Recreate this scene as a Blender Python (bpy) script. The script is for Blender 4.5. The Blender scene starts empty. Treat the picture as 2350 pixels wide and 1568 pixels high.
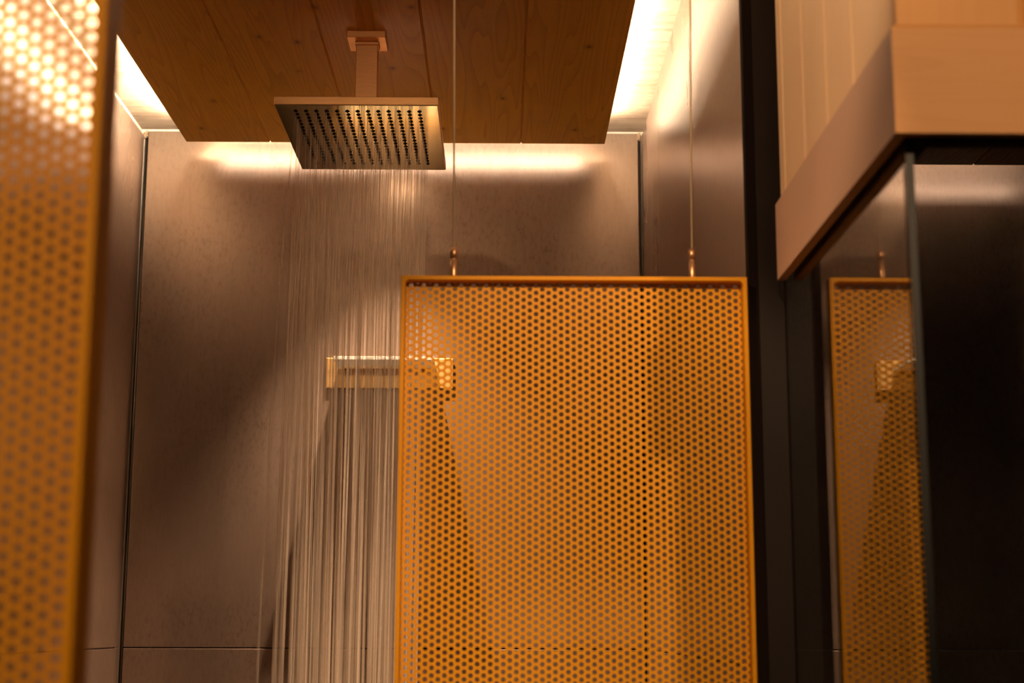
import bpy, bmesh, math, random
from mathutils import Matrix, Vector

random.seed(7)
SC = bpy.context.scene
COL = SC.collection
PI = math.pi

# ------------------------------------------------------------------ helpers
def obj(name, bm, mat, parent=None, smooth=False):
    me = bpy.data.meshes.new(name)
    bm.normal_update()
    bm.to_mesh(me); bm.free()
    if mat: me.materials.append(mat)
    if smooth:
        for p in me.polygons: p.use_smooth = True
    o = bpy.data.objects.new(name, me)
    COL.objects.link(o)
    if parent:
        o.parent = parent
        o.location = -parent.location if parent.parent is None else Vector((0, 0, 0))
    return o

def sub(name, bm, mat, parent, smooth=False):
    o = obj(name, bm, mat, None, smooth); o.parent = parent
    return o

def structure(name, bm, mat, parent=None):
    o = obj(name, bm, mat, parent)
    if parent is None: o['kind'] = 'structure'
    return o

def thing(name, label, cat, loc, group=None):
    o = bpy.data.objects.new(name, None); COL.objects.link(o)
    o.location = loc; o.empty_display_size = 0.05
    o['label'] = label; o['category'] = cat
    if group: o['group'] = group
    return o

def tag(o, label, cat, group=None, kind=None):
    o['label'] = label; o['category'] = cat
    if group: o['group'] = group
    if kind: o['kind'] = kind

def box(bm, x0, x1, y0, y1, z0, z1, bev=0.0, seg=2):
    vs = [bm.verts.new(p) for p in ((x0,y0,z0),(x1,y0,z0),(x1,y1,z0),(x0,y1,z0),
                                    (x0,y0,z1),(x1,y0,z1),(x1,y1,z1),(x0,y1,z1))]
    fs = [bm.faces.new([vs[i] for i in q]) for q in
          ((3,2,1,0),(4,5,6,7),(0,1,5,4),(1,2,6,5),(2,3,7,6),(3,0,4,7))]
    if bev:
        es = list({e for f in fs for e in f.edges})
        bmesh.ops.bevel(bm, geom=es, offset=bev, segments=seg, affect='EDGES', profile=0.5)

def B(*a, **k):
    bm = bmesh.new(); box(bm, *a, **k); return bm

def tube(bm, p0, p1, r0, r1=None, n=16, caps=True):
    r1 = r0 if r1 is None else r1
    p0 = Vector(p0); p1 = Vector(p1); d = (p1-p0).normalized()
    a = d.orthogonal().normalized(); b = d.cross(a)
    A = [bm.verts.new(p0 + (a*math.cos(2*PI*i/n)+b*math.sin(2*PI*i/n))*r0) for i in range(n)]
    Bv = [bm.verts.new(p1 + (a*math.cos(2*PI*i/n)+b*math.sin(2*PI*i/n))*r1) for i in range(n)]
    for i in range(n):
        f = bm.faces.new((A[i], A[(i+1)%n], Bv[(i+1)%n], Bv[i])); f.smooth = True
    if caps:
        bm.faces.new(A[::-1]); bm.faces.new(Bv)

def lathe(bm, c, prof, n=20):
    """prof: list of (r, z) from bottom to top, around a vertical axis at c."""
    rings = []
    for r, z in prof:
        rings.append([bm.verts.new((c[0]+max(r,1e-5)*math.cos(2*PI*i/n), c[1]+max(r,1e-5)*math.sin(2*PI*i/n), c[2]+z)) for i in range(n)])
    for R0, R1 in zip(rings, rings[1:]):
        for i in range(n):
            f = bm.faces.new((R0[i], R0[(i+1)%n], R1[(i+1)%n], R1[i])); f.smooth = True
    bm.faces.new(rings[0][::-1]); bm.faces.new(rings[-1])

# ------------------------------------------------------------------ materials
def nodes(name):
    m = bpy.data.materials.new(name); m.use_nodes = True
    nt = m.node_tree; b = nt.nodes['Principled BSDF']
    return m, nt, b

def plain(name, col, rough=0.5, metal=0.0, spec=0.5, **kw):
    m, nt, b = nodes(name)
    b.inputs['Base Color'].default_value = (*col, 1)
    b.inputs['Roughness'].default_value = rough
    b.inputs['Metallic'].default_value = metal
    b.inputs['Specular IOR Level'].default_value = spec
    for k, v in kw.items(): b.inputs[k.replace('_', ' ')].default_value = v
    return m

def coords(nt, scale=(1,1,1), loc=(0,0,0)):
    tc = nt.nodes.new('ShaderNodeTexCoord'); mp = nt.nodes.new('ShaderNodeMapping')
    mp.inputs['Scale'].default_value = scale; mp.inputs['Location'].default_value = loc
    nt.links.new(tc.outputs['Object'], mp.inputs['Vector'])
    return mp.outputs['Vector']

def noise(nt, vec, scale, detail=4, rough=0.55, dist=0.0):
    n = nt.nodes.new('ShaderNodeTexNoise')
    n.inputs['Scale'].default_value = scale; n.inputs['Detail'].default_value = detail
    n.inputs['Roughness'].default_value = rough; n.inputs['Distortion'].default_value = dist
    nt.links.new(vec, n.inputs['Vector']); return n.outputs['Fac']

def ramp(nt, fac, stops):
    r = nt.nodes.new('ShaderNodeValToRGB')
    e = r.color_ramp.elements
    while len(e) > 1: e.remove(e[-1])
    e[0].position = stops[0][0]; e[0].color = (*stops[0][1], 1)
    for p, c in stops[1:]:
        k = e.new(p); k.color = (*c, 1)
    nt.links.new(fac, r.inputs['Fac']); return r.outputs['Color']

def mixc(nt, fac, a, b, mode='MIX'):
    m = nt.nodes.new('ShaderNodeMix'); m.data_type = 'RGBA'; m.blend_type = mode
    for sock, v in ((m.inputs['Factor'], fac), (m.inputs['A'], a), (m.inputs['B'], b)):
        pass
    ins = [i for i in m.inputs if i.enabled]
    f = m.inputs[0]; A = m.inputs[6]; Bq = m.inputs[7]
    for s, v in ((f, fac), (A, a), (Bq, b)):
        if hasattr(v, 'links') or hasattr(v, 'is_linked'): nt.links.new(v, s)
        elif isinstance(v, (int, float)): s.default_value = v
        else: s.default_value = (*v, 1)
    return m.outputs[2]

def bump(nt, b, h, strength, dist=0.001):
    n = nt.nodes.new('ShaderNodeBump'); n.inputs['Strength'].default_value = strength
    n.inputs['Distance'].default_value = dist
    nt.links.new(h, n.inputs['Height']); nt.links.new(n.outputs['Normal'], b.inputs['Normal'])

def mrange(nt, v, a, b, c, d):
    m = nt.nodes.new('ShaderNodeMapRange')
    for i, x in zip(range(1, 5), (a, b, c, d)): m.inputs[i].default_value = x
    nt.links.new(v, m.inputs[0]); return m.outputs[0]

def tile_material(name, base=(.21,.165,.145), rough=(.26,.36), metal=.35, streak=1.0, speck=1.0):
    """grey-brown stoneware tile with a metallic glaze, vertical cloudy streaks and small rust flecks"""
    m, nt, b = nodes(name)
    v1 = coords(nt, (1,1,.35)); v2 = coords(nt, (1,1,.16)); v3 = coords(nt, (1,1,1))
    cloud = noise(nt, v1, 4.0, 4, .55)
    fine = noise(nt, v2, 160, 3, .6)
    fleck = noise(nt, coords(nt, (1,1,.5)), 120, 4, .7)
    zone = noise(nt, v3, 3.2, 2, .5)
    c1 = tuple(x*.84 for x in base); c2 = tuple(x*1.14 for x in base)
    col = ramp(nt, cloud, [(.05, tuple(x*.70 for x in base)), (.95, tuple(x*1.28 for x in base))])
    fm = ramp(nt, fleck, [(.50, (0,0,0)), (.66, (1,1,1))])
    zm = ramp(nt, zone, [(.35, (.12,.12,.12)), (.70, (1,1,1))])
    msk = mixc(nt, 1.0, fm, zm, 'MULTIPLY')
    half = mixc(nt, 1.0, msk, (.30*speck,)*3, 'MULTIPLY')
    col = mixc(nt, half, col, (base[0]*.42, base[1]*.32, base[2]*.26))
    col = mixc(nt, .25*streak, col, ramp(nt, fine, [(.3, (.6,.6,.6)), (.7, (1.3,1.3,1.3))]), 'MULTIPLY')
    nt.links.new(col, b.inputs['Base Color'])
    b.inputs['Metallic'].default_value = metal
    nt.links.new(mrange(nt, cloud, .0, 1.0, rough[0]-.02, rough[1]+.02), b.inputs['Roughness'])
    bump(nt, b, noise(nt, coords(nt, (1,1,.7)), 190, 3, .6), .13, .0008)
    return m

def wood_material(name, light, dark, axis='Y', pitch=None, off=0.0, rough=.5, knots=1.0, contrast=1.0, grain=1.0):
    """softwood boards; long axis given; every board of width pitch gets its own grain"""
    m, nt, b = nodes(name)
    tc = nt.nodes.new('ShaderNodeTexCoord'); sp = nt.nodes.new('ShaderNodeSeparateXYZ')
    nt.links.new(tc.outputs['Object'], sp.inputs[0])
    ax = {'X': 0, 'Y': 1, 'Z': 2}[axis]
    others = [i for i in range(3) if i != ax]
    def math_(op, a, bb=None):
        n = nt.nodes.new('ShaderNodeMath'); n.operation = op
        for s, v in zip(n.inputs, (a, bb)):
            if v is None: continue
            if isinstance(v, (int, float)): s.default_value = v
            else: nt.links.new(v, s)
        return n.outputs[0]
    summ = math_('ADD', sp.outputs[others[0]], sp.outputs[others[1]])
    cid = 0.0
    if pitch:
        cid = math_('FLOOR', math_('DIVIDE', math_('SUBTRACT', sp.outputs[others[0]], off), pitch))
    cb = nt.nodes.new('ShaderNodeCombineXYZ')
    def put(i, v):
        if isinstance(v, (int, float)): cb.inputs[i].default_value = v
        else: nt.links.new(v, cb.inputs[i])
    sc_long = .055
    shift = math_('MULTIPLY', cid, 3.71) if pitch else 0.0
    put(0, math_('ADD', sp.outputs[others[0]], math_('MULTIPLY', shift, .37) if pitch else 0.0))
    put(1, math_('ADD', math_('MULTIPLY', sp.outputs[ax], sc_long), shift))
    put(2, sp.outputs[others[1]])
    v = cb.outputs[0]
    warp = noise(nt, v, 9, 2, .5)
    # growth rings: distorted sine over the board width
    coord0 = nt.nodes.new('ShaderNodeSeparateXYZ'); nt.links.new(v, coord0.inputs[0])
    ringc = math_('ADD', math_('MULTIPLY', math_('ADD', coord0.outputs[0], coord0.outputs[2]), 38.0), math_('MULTIPLY', warp, 26.0))
    ring = math_('FRACT', ringc)
    ring = math_('POWER', ring, 2.2)
    fib = noise(nt, v, 420, 2, .6)
    tone = noise(nt, v, 2.3, 2, .5)
    f = math_('ADD', math_('MULTIPLY', ring, .55*grain), math_('MULTIPLY', fib, .3))
    f = math_('ADD', f, math_('MULTIPLY', tone, .45))
    col = ramp(nt, f, [(.25, light), (1.05, tuple(l+(d-l)*contrast for l, d in zip(light, dark)))])
    # knots
    vk = nt.nodes.new('ShaderNodeTexVoronoi'); vk.feature = 'F1'
    vk.voronoi_dimensions = '2D'
    ck = nt.nodes.new('ShaderNodeCombineXYZ')
    nt.links.new(math_('MULTIPLY', sp.outputs[others[0]], 9.0), ck.inputs[0])
    nt.links.new(math_('MULTIPLY', sp.outputs[ax], 5.5), ck.inputs[1])
    nt.links.new(ck.outputs[0], vk.inputs['Vector']); vk.inputs['Scale'].default_value = 1.0
    kn = ramp(nt, vk.outputs['Distance'], [(.022, (1,1,1)), (.042, (.5,.5,.5)), (.08, (.15,.15,.15)), (.16, (0,0,0))])
    rk = ramp(nt, math_('ADD', vk.outputs['Color'], 0.0), [(.52, (0,0,0)), (.66, (1,1,1))])
    kn = mixc(nt, 1.0, kn, rk, 'MULTIPLY')
    col = mixc(nt, mixc(nt, 1.0, kn, (knots*.8,)*3, 'MULTIPLY'), col, tuple(d*.28 for d in dark))
    nt.links.new(col, b.inputs['Base Color'])
    b.inputs['Roughness'].default_value = rough
    b.inputs['Specular IOR Level'].default_value = .25
    bump(nt, b, f, .12, .0006)
    return m

def brushed(name, col, rough=.3, axis=(1,1,60), strength=.05):
    m, nt, b = nodes(name)
    b.inputs['Metallic'].default_value = 1.0
    n = noise(nt, coords(nt, axis), 30, 3, .6)
    c = ramp(nt, n, [(.3, tuple(x*.82 for x in col)), (.7, tuple(min(1, x*1.12) for x in col))])
    nt.links.new(c, b.inputs['Base Color'])
    nt.links.new(mrange(nt, n, .3, .7, rough*.8, rough*1.25), b.inputs['Roughness'])
    bump(nt, b, n, strength, .0004)
    return m

def emit(name, col, strength):
    m, nt, b = nodes(name)
    b.inputs['Base Color'].default_value = (.8,.8,.8,1)
    b.inputs['Emission Color'].default_value = (*col, 1)
    b.inputs['Emission Strength'].default_value = strength
    return m

LED_COL = (1.0, .74, .47)
M_tile   = tile_material('stoneware_tile', base=(.37,.285,.235), metal=.76, rough=(.27,.36), streak=.5, speck=1.5)
M_tileS  = tile_material('stoneware_tile_side', base=(.36,.27,.22), rough=(.24,.33), metal=.62, streak=1.5, speck=.15)
M_tileD  = tile_material('stoneware_tile_floor', base=(.05,.040,.034), metal=.1)
M_grout  = plain('dark_joint', (.012,.010,.009), .8)
M_plast  = plain('plaster', (.62,.56,.50), .85)
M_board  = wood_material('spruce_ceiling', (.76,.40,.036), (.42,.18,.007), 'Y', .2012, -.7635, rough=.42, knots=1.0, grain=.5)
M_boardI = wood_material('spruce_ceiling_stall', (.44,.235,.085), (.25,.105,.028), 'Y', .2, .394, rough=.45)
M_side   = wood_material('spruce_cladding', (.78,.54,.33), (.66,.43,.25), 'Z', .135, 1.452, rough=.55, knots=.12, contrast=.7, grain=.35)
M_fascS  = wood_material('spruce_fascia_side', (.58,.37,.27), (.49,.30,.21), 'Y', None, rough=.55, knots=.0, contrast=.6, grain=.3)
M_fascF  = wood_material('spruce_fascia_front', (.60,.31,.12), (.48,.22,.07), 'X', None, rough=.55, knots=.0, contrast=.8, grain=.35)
M_copper = brushed('brushed_copper', (.95,.55,.27), .45, (1,1,40), .06)
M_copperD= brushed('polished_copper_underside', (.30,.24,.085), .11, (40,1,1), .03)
M_gold   = brushed('satin_gold', (.93,.60,.24), .42, (1,1,30), .05)
M_rubber = plain('black_rubber_nozzle', (.008,.007,.006), .45)
M_black  = plain('black_seal', (.008,.004,.003), .9, 0, .1)
M_bronze = plain('dark_bronze_profile', (.010,.005,.003), .6, .0, .2)
M_dark   = plain('dark_painted_wall', (.035,.024,.018), .75)
M_chrome = plain('chrome_trim', (.62,.52,.42), .22, 1.0)
M_dchrome = plain('dull_steel_trim', (.22,.17,.13), .35, 1.0)
M_wire   = plain('steel_wire', (.88,.74,.52), .45, .2)
M_fit    = plain('satin_copper_fitting', (.62,.36,.20), .33, .85)
M_sil    = plain('clear_silicone', (.30,.22,.15), .25, 0, .6)

def mustard():
    m, nt, b = nodes('mustard_powder_coat')
    n = noise(nt, coords(nt), 900, 2, .5)
    c = ramp(nt, n, [(.3, (.61,.262,.004)), (.7, (.67,.29,.005))])
    nt.links.new(c, b.inputs['Base Color'])
    b.inputs['Roughness'].default_value = .5
    b.inputs['Specular IOR Level'].default_value = .15
    bump(nt, b, n, .08, .0003)
    return m
M_must = mustard()

def glass(name, tint=(.93,.96,.94), rough=0.0):
    m, nt, b = nodes(name)
    b.inputs['Base Color'].default_value = (*tint, 1)
    b.inputs['Roughness'].default_value = rough
    b.inputs['Transmission Weight'].default_value = 1.0
    b.inputs['IOR'].default_value = 1.5
    return m
M_glass = glass('clear_glass')
M_glassF = glass('satin_glass', (.97,.98,.94), .25)
M_glassF.node_tree.nodes['Principled BSDF'].inputs['Transmission Weight'].default_value = .62

def water():
    m = bpy.data.materials.new('falling_water'); m.use_nodes = True
    nt = m.node_tree; nt.nodes.clear()
    out = nt.nodes.new('ShaderNodeOutputMaterial'); mix = nt.nodes.new('ShaderNodeMixShader')
    tr = nt.nodes.new('ShaderNodeBsdfTransparent'); p = nt.nodes.new('ShaderNodeBsdfPrincipled')
    p.inputs['Base Color'].default_value = (.98,.84,.70,1); p.inputs['Roughness'].default_value = .25
    p.inputs['IOR'].default_value = 1.33
    v = coords(nt, (1,1,.0035))
    n = noise(nt, v, 340, 2, .6)
    n2 = noise(nt, coords(nt, (1,1,.03)), 90, 3, .6)
    n3 = nt.nodes.new('ShaderNodeMath'); n3.operation = 'MULTIPLY'
    nt.links.new(n, n3.inputs[0]); nt.links.new(n2, n3.inputs[1])
    f = mrange(nt, n3.outputs[0], .18, .34, .02, .36)
    tl = nt.nodes.new('ShaderNodeBsdfTranslucent'); tl.inputs['Color'].default_value = (.98,.88,.76,1)
    m2 = nt.nodes.new('ShaderNodeMixShader'); m2.inputs[0].default_value = .5
    nt.links.new(p.outputs[0], m2.inputs[1]); nt.links.new(tl.outputs[0], m2.inputs[2])
    nt.links.new(f, mix.inputs[0]); nt.links.new(tr.outputs[0], mix.inputs[1]); nt.links.new(m2.outputs[0], mix.inputs[2])
    nt.links.new(mix.outputs[0], out.inputs['Surface'])
    return m
M_water = water()

def plaster_ceiling():
    m, nt, b = nodes('limewashed_ceiling')
    s = noise(nt, coords(nt, (.6, 9, 1)), 6, 5, .7, .6)
    q = noise(nt, coords(nt, (1, 1, 1)), 14, 4, .6)
    c = ramp(nt, s, [(.32, (.27,.21,.16)), (.5, (.40,.34,.28)), (.7, (.45,.39,.33))])
    c = mixc(nt, .45, c, ramp(nt, q, [(.35, (.6,.52,.45)), (.6, (1,1,1))]), 'MULTIPLY')
    nt.links.new(c, b.inputs['Base Color']); b.inputs['Roughness'].default_value = .7
    bump(nt, b, s, .25, .002)
    return m
M_ceil = plaster_ceiling()

# ------------------------------------------------------------------ the room
XL, XR, YB, ZC = -.8945, .3435, 3.64, 2.568
YF = 2.07                 # front of the stall
# back wall: plaster behind, two courses of tile with a joint at 1.297
bm = bmesh.new()
box(bm, XL+.010, XR-.008, YB, YB+.009, 1.2985, 2.560, .0009, 1)
box(bm, XL+.010, XR-.008, YB, YB+.009, .10, 1.2955, .0009, 1)
box(bm, XR+.055, 1.36, YB, YB+.009, 1.2985, 2.560, .0009, 1)
box(bm, XR+.055, 1.36, YB, YB+.009, .10, 1.2955, .0009, 1)
structure('wall_back', bm, M_tile)
structure('wall_back_plaster', B(-1.8, 1.9, YB+.0095, YB+.15, 0, ZC), M_plast)
structure('trim_1', B(XL+.001, XR-.001, YB+.006, YB+.0094, 0.0, 2.545), M_grout)      # dark joint ground behind the tiles
bm = bmesh.new()
box(bm, XL-.009, XL, 2.09, YB-.001, 1.2985, 2.548, .0009, 1)
box(bm, XL-.009, XL, 2.09, YB-.001, .10, 1.2955, .0009, 1)
structure('wall_left', bm, M_tileS)
structure('wall_left_core', B(XL-.12, XL-.0092, 2.09, YB+.009, 0, ZC), M_plast)
bm = bmesh.new()
for a, b_ in ((2.0925, 3.2315), (3.2325, YB-.001)):
    box(bm, XR, XR+.009, a, b_, 1.2985, 2.546, .0006, 1)
    box(bm, XR, XR+.009, a, b_, .10, 1.2955, .0006, 1)
structure('wall_right', bm, M_tileS)
structure('wall_right_core', B(XR+.0092, XR+.041, 2.0925, YB+.009, 0, ZC), M_plast)
structure('wall_stall_left', B(XR+.0412, XR+.050, 2.0925, YB, 0, ZC), M_tileD)
structure('ceiling', B(-1.8, 1.95, -3.45, YB+.15, ZC, ZC+.1), M_ceil)
structure('floor', B(-1.8, 1.95, -3.45, YB+.15, -.1, 0), M_tileD)
structure('baseboard_back', B(XL+.001, XR-.001, YB-.002, YB+.009, 0, .0995), M_tileD)
structure('wall_front', B(-1.8, 1.95, -3.55, -3.45, 0, ZC), M_dark)
structure('wall_room_left', B(-1.9, -1.8, -3.45, YB+.15, 0, ZC), M_dark)
structure('wall_room_right', B(1.95, 2.05, -3.45, YB+.15, 0, ZC), M_dark)
structure('wall_partition_left', B(-1.8, XL-.0001, 2.04, 2.0895, 0, ZC), M_dark)
structure('wall_stall_right', B(1.36, 1.45, 1.45, YB+.009, 0, ZC), M_tileD)
structure('wall_partition_right', B(1.32, 1.95, 1.40, 1.449, 0, ZC), M_dark)
# end post of the dividing wall: black seal and bronze profile
structure('trim_2', B(XR-.0005, XR+.0125, YF+.002, 2.092, 0, ZC-.001), M_black)
bm = bmesh.new()
box(bm, XR+.013, XR+.050, YF, 2.092, 0, ZC-.001, .001, 1)
structure('trim_3', bm, M_bronze)

# corner joints: slim metal strip with a lumpy silicone plug at the top
def corner(name, x, s, ztop):
    bm = bmesh.new()
    tube(bm, (x+s*.0072, YB+.002, .1), (x+s*.0072, YB+.002, ztop), .0012, n=8)
    o = structure(name, bm, M_dchrome)
    bm = bmesh.new()
    rs = random.Random(3 if s > 0 else 5)
    for k in range(9):
        c = Vector((x+s*(.003+rs.uniform(-.002,.004)), YB-.002+rs.uniform(-.002,.001), ztop-.012+k*.0018+rs.uniform(-.001,.001)))
        m4 = Matrix.Translation(c) @ Matrix.Diagonal((rs.uniform(.6,1.4), .8, rs.uniform(.6,1.6), 1))
        bmesh.ops.create_icosphere(bm, subdivisions=2, radius=.0028, matrix=m4)
    sb = obj('silicone_plug', bm, M_sil, None, True); sb.parent = o
corner('trim_4', XL, 1, 2.556)
corner('trim_5', XR, -1, 2.556)

# ------------------------------------------------------------------ dropped timber ceiling of the shower
PX0, PX1, PY0, PY1, PZ = -.7635, .2445, 2.24, 3.523, 2.495
def plank_panel(name, x0, x1, y0, y1, z, t, n, mat):
    bm = bmesh.new()
    w = (x1-x0)/n; g = .0028
    prof = []                                        # lower outline across X with V grooves
    for i in range(n):
        a = x0+i*w; b_ = a+w
        prof += [(a if i == 0 else a+g, z), (b_ if i == n-1 else b_-g, z)]
        if i < n-1: prof += [(b_-.0004, z+.0035), (b_+.0004, z+.0035)]
    prof += [(x1, z+t), (x0, z+t)]
    A = [bm.verts.new((x, y0, zz)) for x, zz in prof]
    Bv = [bm.verts.new((x, y1, zz)) for x, zz in prof]
    k = len(prof)
    for i in range(k):
        bm.faces.new((A[i], A[(i+1)%k], Bv[(i+1)%k], Bv[i]))
    bm.faces.new(A[::-1]); bm.faces.new(Bv)
    bmesh.ops.recalc_face_normals(bm, faces=bm.faces[:])
    return obj(name, bm, mat)
tp = plank_panel('timber_ceiling_panel', PX0, PX1, PY0, PY1, PZ, .022, 5, M_board)
tag(tp, 'large knotty dark-lit spruce ceiling panel of wide boards hanging above the shower head', 'ceiling panel')

def led(name, x0, x1, y0, y1, z, label, mat, grp):
    t = thing(name, label, 'light', ((x0+x1)/2, (y0+y1)/2, z), grp)
    obj('profile', B(x0, x1, y0, y1, z, z+.004), M_chrome, t)
    e = .0015
    obj('diffuser', B(x0+e, x1-e, y0+e, y1-e, z+.0041, z+.010, .001, 1), mat, t)
    return t
ZT = PZ+.0222
g = 'light strips hidden above the timber ceiling panels'
M_led = emit('led_warm', LED_COL, 250)
M_ledb = emit('led_warm_back', (1,.80,.60), 74)
M_ledl = emit('led_warm_left', LED_COL, 600)
led('light_strip', PX1-.0135, PX1-.0015, PY0+.03, PY1-.03, ZT, 'warm light strip glowing along the right edge of the shower ceiling panel', M_led, g)
led('light_strip', PX0+.0015, PX0+.0135, PY0+.03, PY1-.03, ZT, 'warm light strip glowing along the left edge of the shower ceiling panel', M_ledl, g)
led('light_strip', PX0+.04, PX1-.04, PY1-.022, PY1-.010, ZT, 'warm light strip glowing along the back edge of the shower ceiling panel', M_ledb, g)
led('light_strip', PX0+.04, PX1-.04, PY0+.0015, PY0+.0135, ZT, 'warm light strip glowing along the front edge of the shower ceiling panel', M_led, g)
# hangers carrying the dropped panel
bm = bmesh.new()
for x in (PX0+.2, PX1-.2):
    for y in (PY0+.2, PY1-.25): tube(bm, (x, y, PZ+.0215), (x, y, ZC+.002), .006, n=10)
h = sub('hanger', bm, M_chrome, tp)

# recessed downlight hidden behind the rain head
SPX, SPY = -.27, 3.40
dl = thing('downlight', 'small round recessed downlight in the timber panel behind the rain shower head', 'light', (SPX, SPY, PZ))
bm = bmesh.new(); lathe(bm, (SPX, SPY, PZ-.003), [(.024,0),(.030,0),(.031,.003),(.024,.003)], 32)
bm.free(); bm = bmesh.new()
n = 32
ri = [[bm.verts.new((SPX+r*math.cos(2*PI*i/n), SPY+r*math.sin(2*PI*i/n), PZ+z)) for i in range(n)] for r, z in ((.020,.002),(.021,-.003),(.029,-.003),(.030,.0))]
for a, b_ in zip(ri, ri[1:]):
    for i in range(n): bm.faces.new((a[i], a[(i+1)%n], b_[(i+1)%n], b_[i]))
obj('bezel', bm, M_gold, dl)
bm = bmesh.new(); lathe(bm, (SPX, SPY, PZ-.001), [(.018,0),(.019,.0008)], 24)
obj('lens', bm, emit('downlight_lens', (1.0,.66,.38), 150), dl)
L = bpy.data.lights.new('downlight_beam', 'SPOT'); L.energy = 215; L.color = (1.0,.64,.38)
L.spot_size = math.radians(74); L.spot_blend = .85; L.shadow_soft_size = .007
lo = bpy.data.objects.new('downlight_beam', L); COL.objects.link(lo); lo.location = (SPX, SPY, PZ-.004)

# ------------------------------------------------------------------ rain shower head
HX, HY, HZ = -.2697, 2.856, 2.285
sh = thing('rain_shower_head', 'rectangular brushed copper rain shower head hanging from the timber ceiling, water pouring from it', 'shower head', (HX, HY, HZ))
bm = bmesh.new(); box(bm, HX-.150, HX+.150, HY-.200, HY+.200, HZ+.0004, HZ+.0158, .0008, 2)
obj('head_plate', bm, M_copper, sh)
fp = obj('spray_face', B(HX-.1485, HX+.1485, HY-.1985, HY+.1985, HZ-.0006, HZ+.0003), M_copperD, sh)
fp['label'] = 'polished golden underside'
bm = bmesh.new(); box(bm, HX-.0215, HX+.0215, HY-.013, HY+.013, HZ+.0159, 2.4809, .0015, 2)
obj('drop_arm', bm, M_copper, sh)
bm = bmesh.new(); box(bm, HX-.0235, HX+.0235, HY-.0155, HY+.0155, 2.474, 2.4812, .001, 1)
obj('arm_collar', bm, M_copper, sh)
bm = bmesh.new(); box(bm, HX-.0375, HX+.0375, HY-.0375, HY+.0375, 2.4813, 2.4949, .0006, 1)
obj('ceiling_flange', bm, M_copper, sh)
NX, NY = 13, 18
nx = [-.3840+i*.01905 for i in range(NX)]; ny = [2.689+j*.01895 for j in range(NY)]
def nozzle(bm, x, y):
    lathe(bm, (x, y, HZ-.0006), [(.0010,-.0030),(.0042,-.0006),(.0043,0)], 10)
bm = bmesh.new(); nozzle(bm, 0, 0)
n0 = None; rest = bmesh.new(); cnt = 0
for j in range(NY):
    for i in range(NX):
        if cnt < 100:
            if n0 is None:
                n0 = obj('nozzle', bm, M_rubber, sh); c = n0
            else:
                c = n0.copy(); COL.objects.link(c); c.parent = sh
            c.location = (nx[i]-HX, ny[j]-HY, -HZ)
            c.location.z = -HZ
            cnt += 1
        else: nozzle(rest, nx[i], ny[j])
rs_ = obj('nozzle_field', rest, M_rubber, sh); rs_['kind'] = 'stuff'

# falling water: one jet per nozzle
bm = bmesh.new()
rw = random.Random(11)
for j in range(NY):
    for i in range(NX):
        if rw.random() < .10: continue
        x, y = nx[i], ny[j]
        tx, ty = rw.gauss(-.004, .008), rw.gauss(0, .005)
        if i == 0 and rw.random() < .5: tx -= .012
        r = rw.choice((.0009,.0012,.0015,.0019,.0024))
        segs = 4; n = 6
        zs = [HZ-.0045, 1.95, 1.4, .7, .002]
        rr = [r*.55, r*.95, r*1.15, r*1.3, r*1.5]
        rings = []
        for k, z in enumerate(zs):
            t = (zs[0]-z)
            sx = x+tx*math.sqrt(t/2.2)*1.6; sy = y+ty*math.sqrt(t/2.2)*1.6
            rings.append([bm.verts.new((sx+rr[k]*math.cos(2*PI*q/n), sy+rr[k]*math.sin(2*PI*q/n), z)) for q in range(n)])
        for R0, R1 in zip(rings, rings[1:]):
            for q in range(n):
                f = bm.faces.new((R0[q], R1[q], R1[(q+1)%n], R0[(q+1)%n])); f.smooth = True
wt = obj('falling_water', bm, M_water)
tag(wt, 'curtain of fine water jets falling from the rain shower head', 'water', kind='stuff')

# ------------------------------------------------------------------ glass shelf on a gold wall plate
sf = thing('shower_shelf', 'glass shelf on a gold wall plate behind the falling water', 'shelf', (-.272, YB, 1.95))
bm = bmesh.new(); box(bm, -.4255, -.119, YB-.012, YB-.0002, 1.9118, 1.986, .0015, 2)
obj('wall_plate', bm, M_gold, sf)
bm = bmesh.new(); box(bm, -.395, -.160, 3.500, YB-.0122, 1.9595, 1.9675, .0008, 1)
obj('glass_shelf', bm, M_glassF, sf)
bm = bmesh.new()
box(bm, -.385, -.168, 3.600, YB-.0122, 1.9555, 1.9593)
obj('shelf_support', bm, M_gold, sf)

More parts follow.
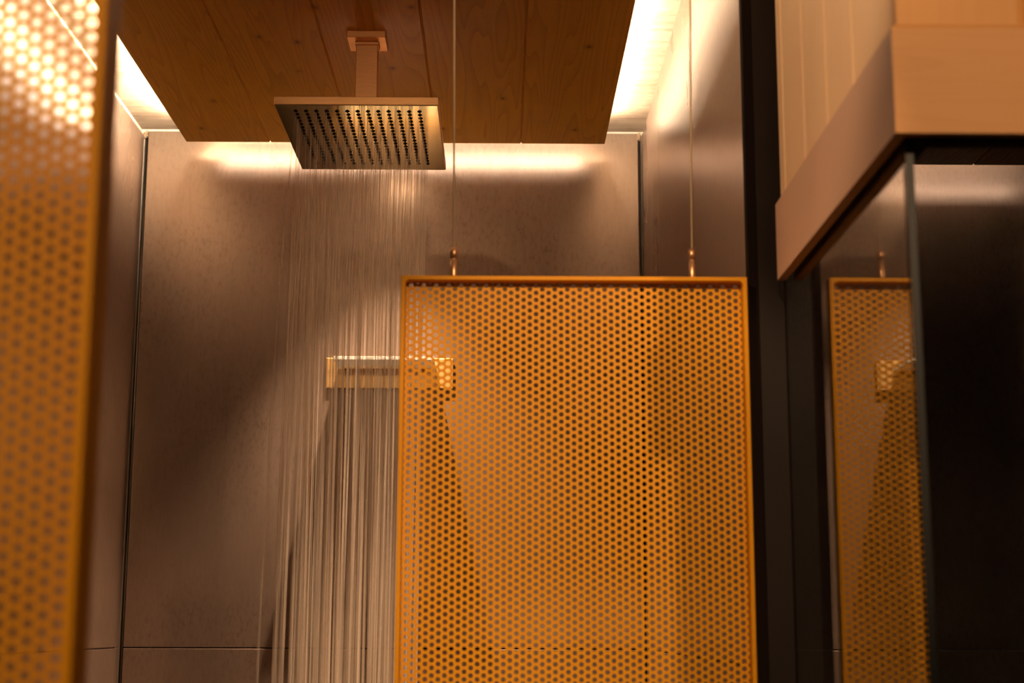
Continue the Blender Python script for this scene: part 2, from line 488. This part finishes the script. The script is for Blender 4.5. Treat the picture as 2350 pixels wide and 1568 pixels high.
# ------------------------------------------------------------------ hanging perforated panels
P = .010; R = P/math.sqrt(3); CP = 1.5*R; HR = .0033
def sheet_mesh(x_first, ncol, z_first, nrow, xa, xb, za, zb, y0, th, seg=2):
    """perforated sheet: staggered round holes, every hole a real opening"""
    bm = bmesh.new()
    def layer(y):
        cache = {}
        def V(x, z):
            x = min(max(x, xa), xb); z = min(max(z, za), zb)
            k = (round(x*2e4), round(z*2e4))
            if k not in cache: cache[k] = bm.verts.new((x, y, z))
            return cache[k]
        rings = []
        for i in range(-1, ncol+1):
            cx = x_first+i*CP
            for j in range(-1, nrow+1):
                cz = z_first-j*P-(P/2 if i % 2 else 0)
                cor = [V(cx+R*math.cos(k*PI/3), cz+R*math.sin(k*PI/3)) for k in range(6)]
                N = 12
                rg = [bm.verts.new((min(max(cx+HR*math.cos(2*PI*k/N), xa), xb), y, min(max(cz+HR*math.sin(2*PI*k/N), za), zb))) for k in range(N)]
                rings.append(rg)
                for k in range(6):
                    a, b_ = cor[k], cor[(k+1) % 6]
                    r0, r1, r2 = rg[2*k], rg[2*k+1], rg[(2*k+2) % N]
                    for tri in ((a, b_, r1), (a, r1, r0), (b_, r2, r1)):
                        if len(set(tri)) == 3:
                            try: bm.faces.new(tri)
                            except ValueError: pass
        return rings
    A = layer(y0); Bq = layer(y0+th)
    for ra, rb in zip(A, Bq):
        N = len(ra)
        for k in range(N):
            f = bm.faces.new((ra[k], ra[(k+1)%N], rb[(k+1)%N], rb[k])); f.smooth = True
    return bm

def rrect(x0, x1, z0, z1, r, n=4):
    pts = []
    for cx, cz, a0 in ((x1-r, z1-r, 0), (x0+r, z1-r, 90), (x0+r, z0+r, 180), (x1-r, z0+r, 270)):
        for k in range(n+1):
            a = math.radians(a0+90*k/n); pts.append((cx+r*math.cos(a), cz+r*math.sin(a)))
    return pts

def frame_mesh(x0, x1, z0, z1, y0, y1, t=.006):
    bm = bmesh.new()
    O = rrect(x0, x1, z0, z1, .0012); I = rrect(x0+t, x1-t, z0+t, z1-t, .0055)
    O2 = rrect(x0+.0008, x1-.0008, z0+.0008, z1-.0008, .0012); I2 = rrect(x0+t-.0008, x1-t+.0008, z0+t-.0008, z1-t+.0008, .0060)
    loops = [[bm.verts.new((p[0], y, p[1])) for p in Q] for Q, y in ((I, y1), (I, y0+.0008), (I2, y0), (O2, y0), (O, y0+.0008), (O, y1))]
    k = len(O)
    for a, b_ in zip(loops, loops[1:]+[loops[0]]):
        for i in range(k): bm.faces.new((a[i], a[(i+1)%k], b_[(i+1)%k], b_[i]))
    bmesh.ops.recalc_face_normals(bm, faces=bm.faces[:])
    return bm

def hanging_panel(label, x0, x1, ztop, zbot, yl, ys, x_first, ncol, z_first, wires, back=.0025):
    t = thing('hanging_perforated_panel', label, 'panel', ((x0+x1)/2, ys, zbot), 'mustard perforated panels hung on wires')
    obj('frame', frame_mesh(x0, x1, zbot, ztop, yl, ys+back), M_must, t)
    nrow = int((z_first-zbot)/P)
    obj('perforated_sheet', sheet_mesh(x_first, ncol, z_first, nrow, x0+.001, x1-.001, zbot+.001, ztop-.001, ys, .0015), M_must, t)
    yw = (yl+ys)/2
    for xb, xt in wires:
        bm = bmesh.new()
        lathe(bm, (xb, yw, ztop+.0001), [(.0044,0),(.0046,.001),(.0046,.024),(.0040,.0245),(.0040,.0262),(.0055,.027),(.0055,.038),(.0040,.0405),(.0016,.043)], 20)
        gr = obj('cable_gripper', bm, M_fit, t)
        bm = bmesh.new(); tube(bm, (xb, yw, ztop+.043), (xt, yw, ZC-.012), .0014, n=8)
        obj('wire', bm, M_wire, t)
        bm = bmesh.new(); lathe(bm, (xt, yw, ZC-.012), [(.004,0),(.009,.003),(.009,.0119)], 16)
        obj('ceiling_mount', bm, M_fit, t)
    return t
hanging_panel('mustard perforated metal panel on two wires in front of the shower, right of the water',
              -.1400, .3370, 1.8245, .62, 2.045, 2.065, -.1268, 53, 1.8150, ((-.0680,-.0745),(.2628,.2705)))
lx = -.2518
hanging_panel('blurred mustard yellow perforated metal panel closest to the viewer at the far left',
              lx-.4801, lx+.0035, 1.8245, .62, .900, .925, lx-.0133-52*CP, 53, 1.6202+19*P, ((lx-.40,lx-.40),(lx-.07,lx-.07)), .010)

# ------------------------------------------------------------------ timber box over the glass stall
GX, GY = .3935, 1.4300
tb = thing('timber_bulkhead', 'pale spruce-clad overhead box with a broad fascia board above the dark glass stall', 'bulkhead', (.6, 1.7, 1.817))
def cladding_side(x, y0, y1, grooves, z0, z1, t):
    ys = [y0]+[g_ for g_ in grooves]+[y1]
    pr = []; g = .0065
    for i in range(len(ys)-1):
        a, b_ = ys[i], ys[i+1]
        pr += [(x, a if i == 0 else a+g), (x, b_ if i == len(ys)-2 else b_-g)]
        if i < len(ys)-2: pr += [(x+.0045, b_)]
    pr += [(x+t, y1), (x+t, y0)]
    return pr
def extrude_z(pr, z0, z1):
    bm = bmesh.new(); k = len(pr)
    A = [bm.verts.new((a, b_, z0)) for a, b_ in pr]; C = [bm.verts.new((a, b_, z1)) for a, b_ in pr]
    for i in range(k): bm.faces.new((A[i], A[(i+1)%k], C[(i+1)%k], C[i]))
    bm.faces.new(A[::-1]); bm.faces.new(C)
    bmesh.ops.recalc_face_normals(bm, faces=bm.faces[:])
    return bm
CX, CY = .3845, 1.4050
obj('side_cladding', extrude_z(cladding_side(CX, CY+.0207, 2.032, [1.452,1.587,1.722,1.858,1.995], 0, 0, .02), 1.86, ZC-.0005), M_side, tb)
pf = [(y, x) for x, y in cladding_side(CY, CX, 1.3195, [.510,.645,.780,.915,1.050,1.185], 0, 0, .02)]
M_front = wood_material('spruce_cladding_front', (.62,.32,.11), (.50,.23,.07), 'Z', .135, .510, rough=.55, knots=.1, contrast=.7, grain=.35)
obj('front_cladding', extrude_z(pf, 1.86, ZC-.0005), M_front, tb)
FX, FY, FZ0, FZ1 = .3765, 1.3970, 1.8170, 1.9300
def fascia(bm, side):
    ch = .006; t = .0078
    if side:
        pr = [(FX, FZ0), (FX+.012, FZ0), (FX+.012, FZ0+.03), (FX+t, FZ0+.03), (FX+t, FZ1), (FX+ch, FZ1), (FX, FZ1-ch)]
        A = [bm.verts.new((x, FY+.0001 if x < FX+.001 else FY+(x-FX), z)) for x, z in pr]
        C = [bm.verts.new((x, 2.032, z)) for x, z in pr]
    else:
        pr = [(FY, FZ0), (FY+.012, FZ0), (FY+.012, FZ0+.03), (FY+t, FZ0+.03), (FY+t, FZ1), (FY+ch, FZ1), (FY, FZ1-ch)]
        A = [bm.verts.new((FX+(y-FY)+.0001, y, z)) for y, z in pr]
        C = [bm.verts.new((1.3195, y, z)) for y, z in pr]
    k = len(pr)
    for i in range(k): bm.faces.new((A[i], A[(i+1)%k], C[(i+1)%k], C[i]))
    bm.faces.new(A[::-1]); bm.faces.new(C)
    bmesh.ops.recalc_face_normals(bm, faces=bm.faces[:])
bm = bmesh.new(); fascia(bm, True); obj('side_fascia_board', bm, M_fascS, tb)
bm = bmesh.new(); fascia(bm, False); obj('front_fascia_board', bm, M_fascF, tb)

# glass corner screen beneath it
gs = thing('glass_stall_screen', 'clear glass corner screen of the dark stall under the timber box, mirroring the perforated panel', 'glass screen', (GX, GY, 0))
obj('side_pane', B(GX, GX+.008, GY+.0085, YF-.001, .004, 1.838), M_glass, gs)
obj('front_pane', B(GX+.0005, 1.3190, GY, GY+.008, .004, 1.838), M_glass, gs)
M_seal = plain('grey_edge_seal', (.010,.012,.013), .5, 0, .3)
sl = obj('edge_seal', B(GX+.0002, GX+.0078, GY-.0022, GY-.0002, .004, 1.815), M_seal, gs)
rl = bmesh.new()
box(rl, GX+.0085, GX+.030, GY+.009, YF-.001, 1.822, 1.85); box(rl, GX+.0305, 1.3190, GY+.009, GY+.030, 1.822, 1.85)
obj('head_channel', rl, M_bronze, gs)

# dropped ceiling and light strip inside the dark stall
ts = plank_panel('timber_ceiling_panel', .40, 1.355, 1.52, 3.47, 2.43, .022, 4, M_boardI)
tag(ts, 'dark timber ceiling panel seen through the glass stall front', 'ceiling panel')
led('light_strip', .43, 1.33, 3.438, 3.450, 2.4522, 'warm light strip behind the ceiling panel of the dark glass stall', emit('led_stall', (1,.74,.56), 150), g)
bm = bmesh.new()
for x in (.55, 1.2):
    for y in (1.8, 3.1): tube(bm, (x, y, 2.4515), (x, y, ZC+.002), .006, n=10)
sub('hanger', bm, M_chrome, ts)

# ------------------------------------------------------------------ lamps added outside the view to brighten front faces
def beam(name, kind, loc, energy, color, aim=None, **kw):
    l = bpy.data.lights.new(name, kind); l.energy = energy; l.color = color
    for k, v in kw.items(): setattr(l, k, v)
    o = bpy.data.objects.new(name, l); COL.objects.link(o); o.location = loc
    if aim is not None: o.rotation_euler = (Vector(aim)-Vector(loc)).to_track_quat('-Z', 'Y').to_euler()
    return o
# round lamp added on the unseen wall behind the camera: weak frontal fill
wl = thing('fill_lamp', 'added round warm fill lamp on the unseen wall facing the shower', 'light', (.02, -3.45, 1.95))
bm = bmesh.new(); tube(bm, (.02, -3.4499, 1.95), (.02, -3.42, 1.95), .16, .16, 40)
obj('fill_lamp_base', bm, M_bronze, wl)
bm = bmesh.new(); tube(bm, (.02, -3.4195, 1.95), (.02, -3.405, 1.95), .145, .135, 40)
obj('fill_lamp_shade', bm, emit('fill_lamp_glow', (1,.62,.33), .3), wl)
beam('fill_lamp_light', 'AREA', (.02, -3.40, 1.95), 1.6, (1.0,.62,.33), (.05, 2, 1.75), shape='DISK', size=.26)
# ceiling spotlights added out of view, each to brighten one thing
def spotlight(label, pos, aim, energy, angle, blend=.5):
    sx, sy = pos
    st = thing('fill_spotlight', label, 'light', (sx, sy, ZC), 'fill spotlights added on the ceiling out of view')
    bm = bmesh.new(); lathe(bm, (sx, sy, ZC-.05), [(.010,0),(.010,.040),(.035,.041),(.035,.0495)], 20)
    obj('fill_spot_mount', bm, M_bronze, st)
    dv = (Vector(aim)-Vector((sx, sy, ZC-.09))).normalized()
    bm = bmesh.new(); pc = Vector((sx, sy, ZC-.085)); tube(bm, pc-dv*.045, pc+dv*.045, .030, .034, 24)
    obj('fill_spot_body', bm, M_bronze, st)
    beam('fill_spot_beam', 'SPOT', pc+dv*.050, energy, (1.0,.63,.34), pc+dv, spot_size=math.radians(angle), spot_blend=blend, shadow_soft_size=.03)
spotlight('small added fill spotlight, out of view, aimed at the side of the timber box', (-.75, .35), (.38, 1.80, 2.14), 88, 30, .7)
spotlight('small added fill spotlight, out of view, aimed at the hanging panel by the water', (-.02, .10), (.13, 2.05, 1.44), 122, 25.5, .5)
spotlight('small added fill spotlight, out of view, aimed at the nearest perforated panel', (-.40, -1.1), (-.42, .90, 1.45), 105, 26, .5)
spotlight('small added fill spotlight, out of view, aimed at the shower head', (-.42, .95), (-.27, 2.75, 2.37), 7, 15, .7)
spotlight('small added fill spotlight, out of view, aimed at the front of the timber box', (.85, -.45), (.72, 1.40, 1.98), 108, 44, .5)

# ------------------------------------------------------------------ world, camera, colour
w = bpy.data.worlds.new('World'); SC.world = w; w.use_nodes = True
w.node_tree.nodes['Background'].inputs[0].default_value = (.02,.012,.007,1)
w.node_tree.nodes['Background'].inputs[1].default_value = .3

cam = bpy.data.cameras.new('Camera'); co = bpy.data.objects.new('Camera', cam); COL.objects.link(co)
Rm = Matrix(((0.9999692252702833, -0.00470585920771556, -0.0062772128740678),
             (-0.007035116518975362, -0.18375724347563643, -0.9829464800312375),
             (0.003472124409298122, 0.9829603910429722, -0.18378469466398317)))
co.matrix_world = Matrix.Translation((0, 0, 1.35)) @ Rm.to_4x4()
cam.sensor_width = 36; cam.lens = 3493/2350*36; cam.clip_start = .02
cam.dof.use_dof = True; cam.dof.focus_distance = 3.05; cam.dof.aperture_fstop = 5.3
SC.camera = co
SC.view_settings.view_transform = 'Standard'; SC.view_settings.look = 'None'
SC.view_settings.gamma = 1; SC.view_settings.use_curve_mapping = False
SC.view_settings.exposure = 0
SC.cycles.transparent_max_bounces = 48
SC.cycles.max_bounces = 8; SC.cycles.diffuse_bounces = 4; SC.cycles.glossy_bounces = 4; SC.cycles.transmission_bounces = 8
SC.cycles.caustics_refractive = True
SC.cycles.sample_clamp_indirect = 6
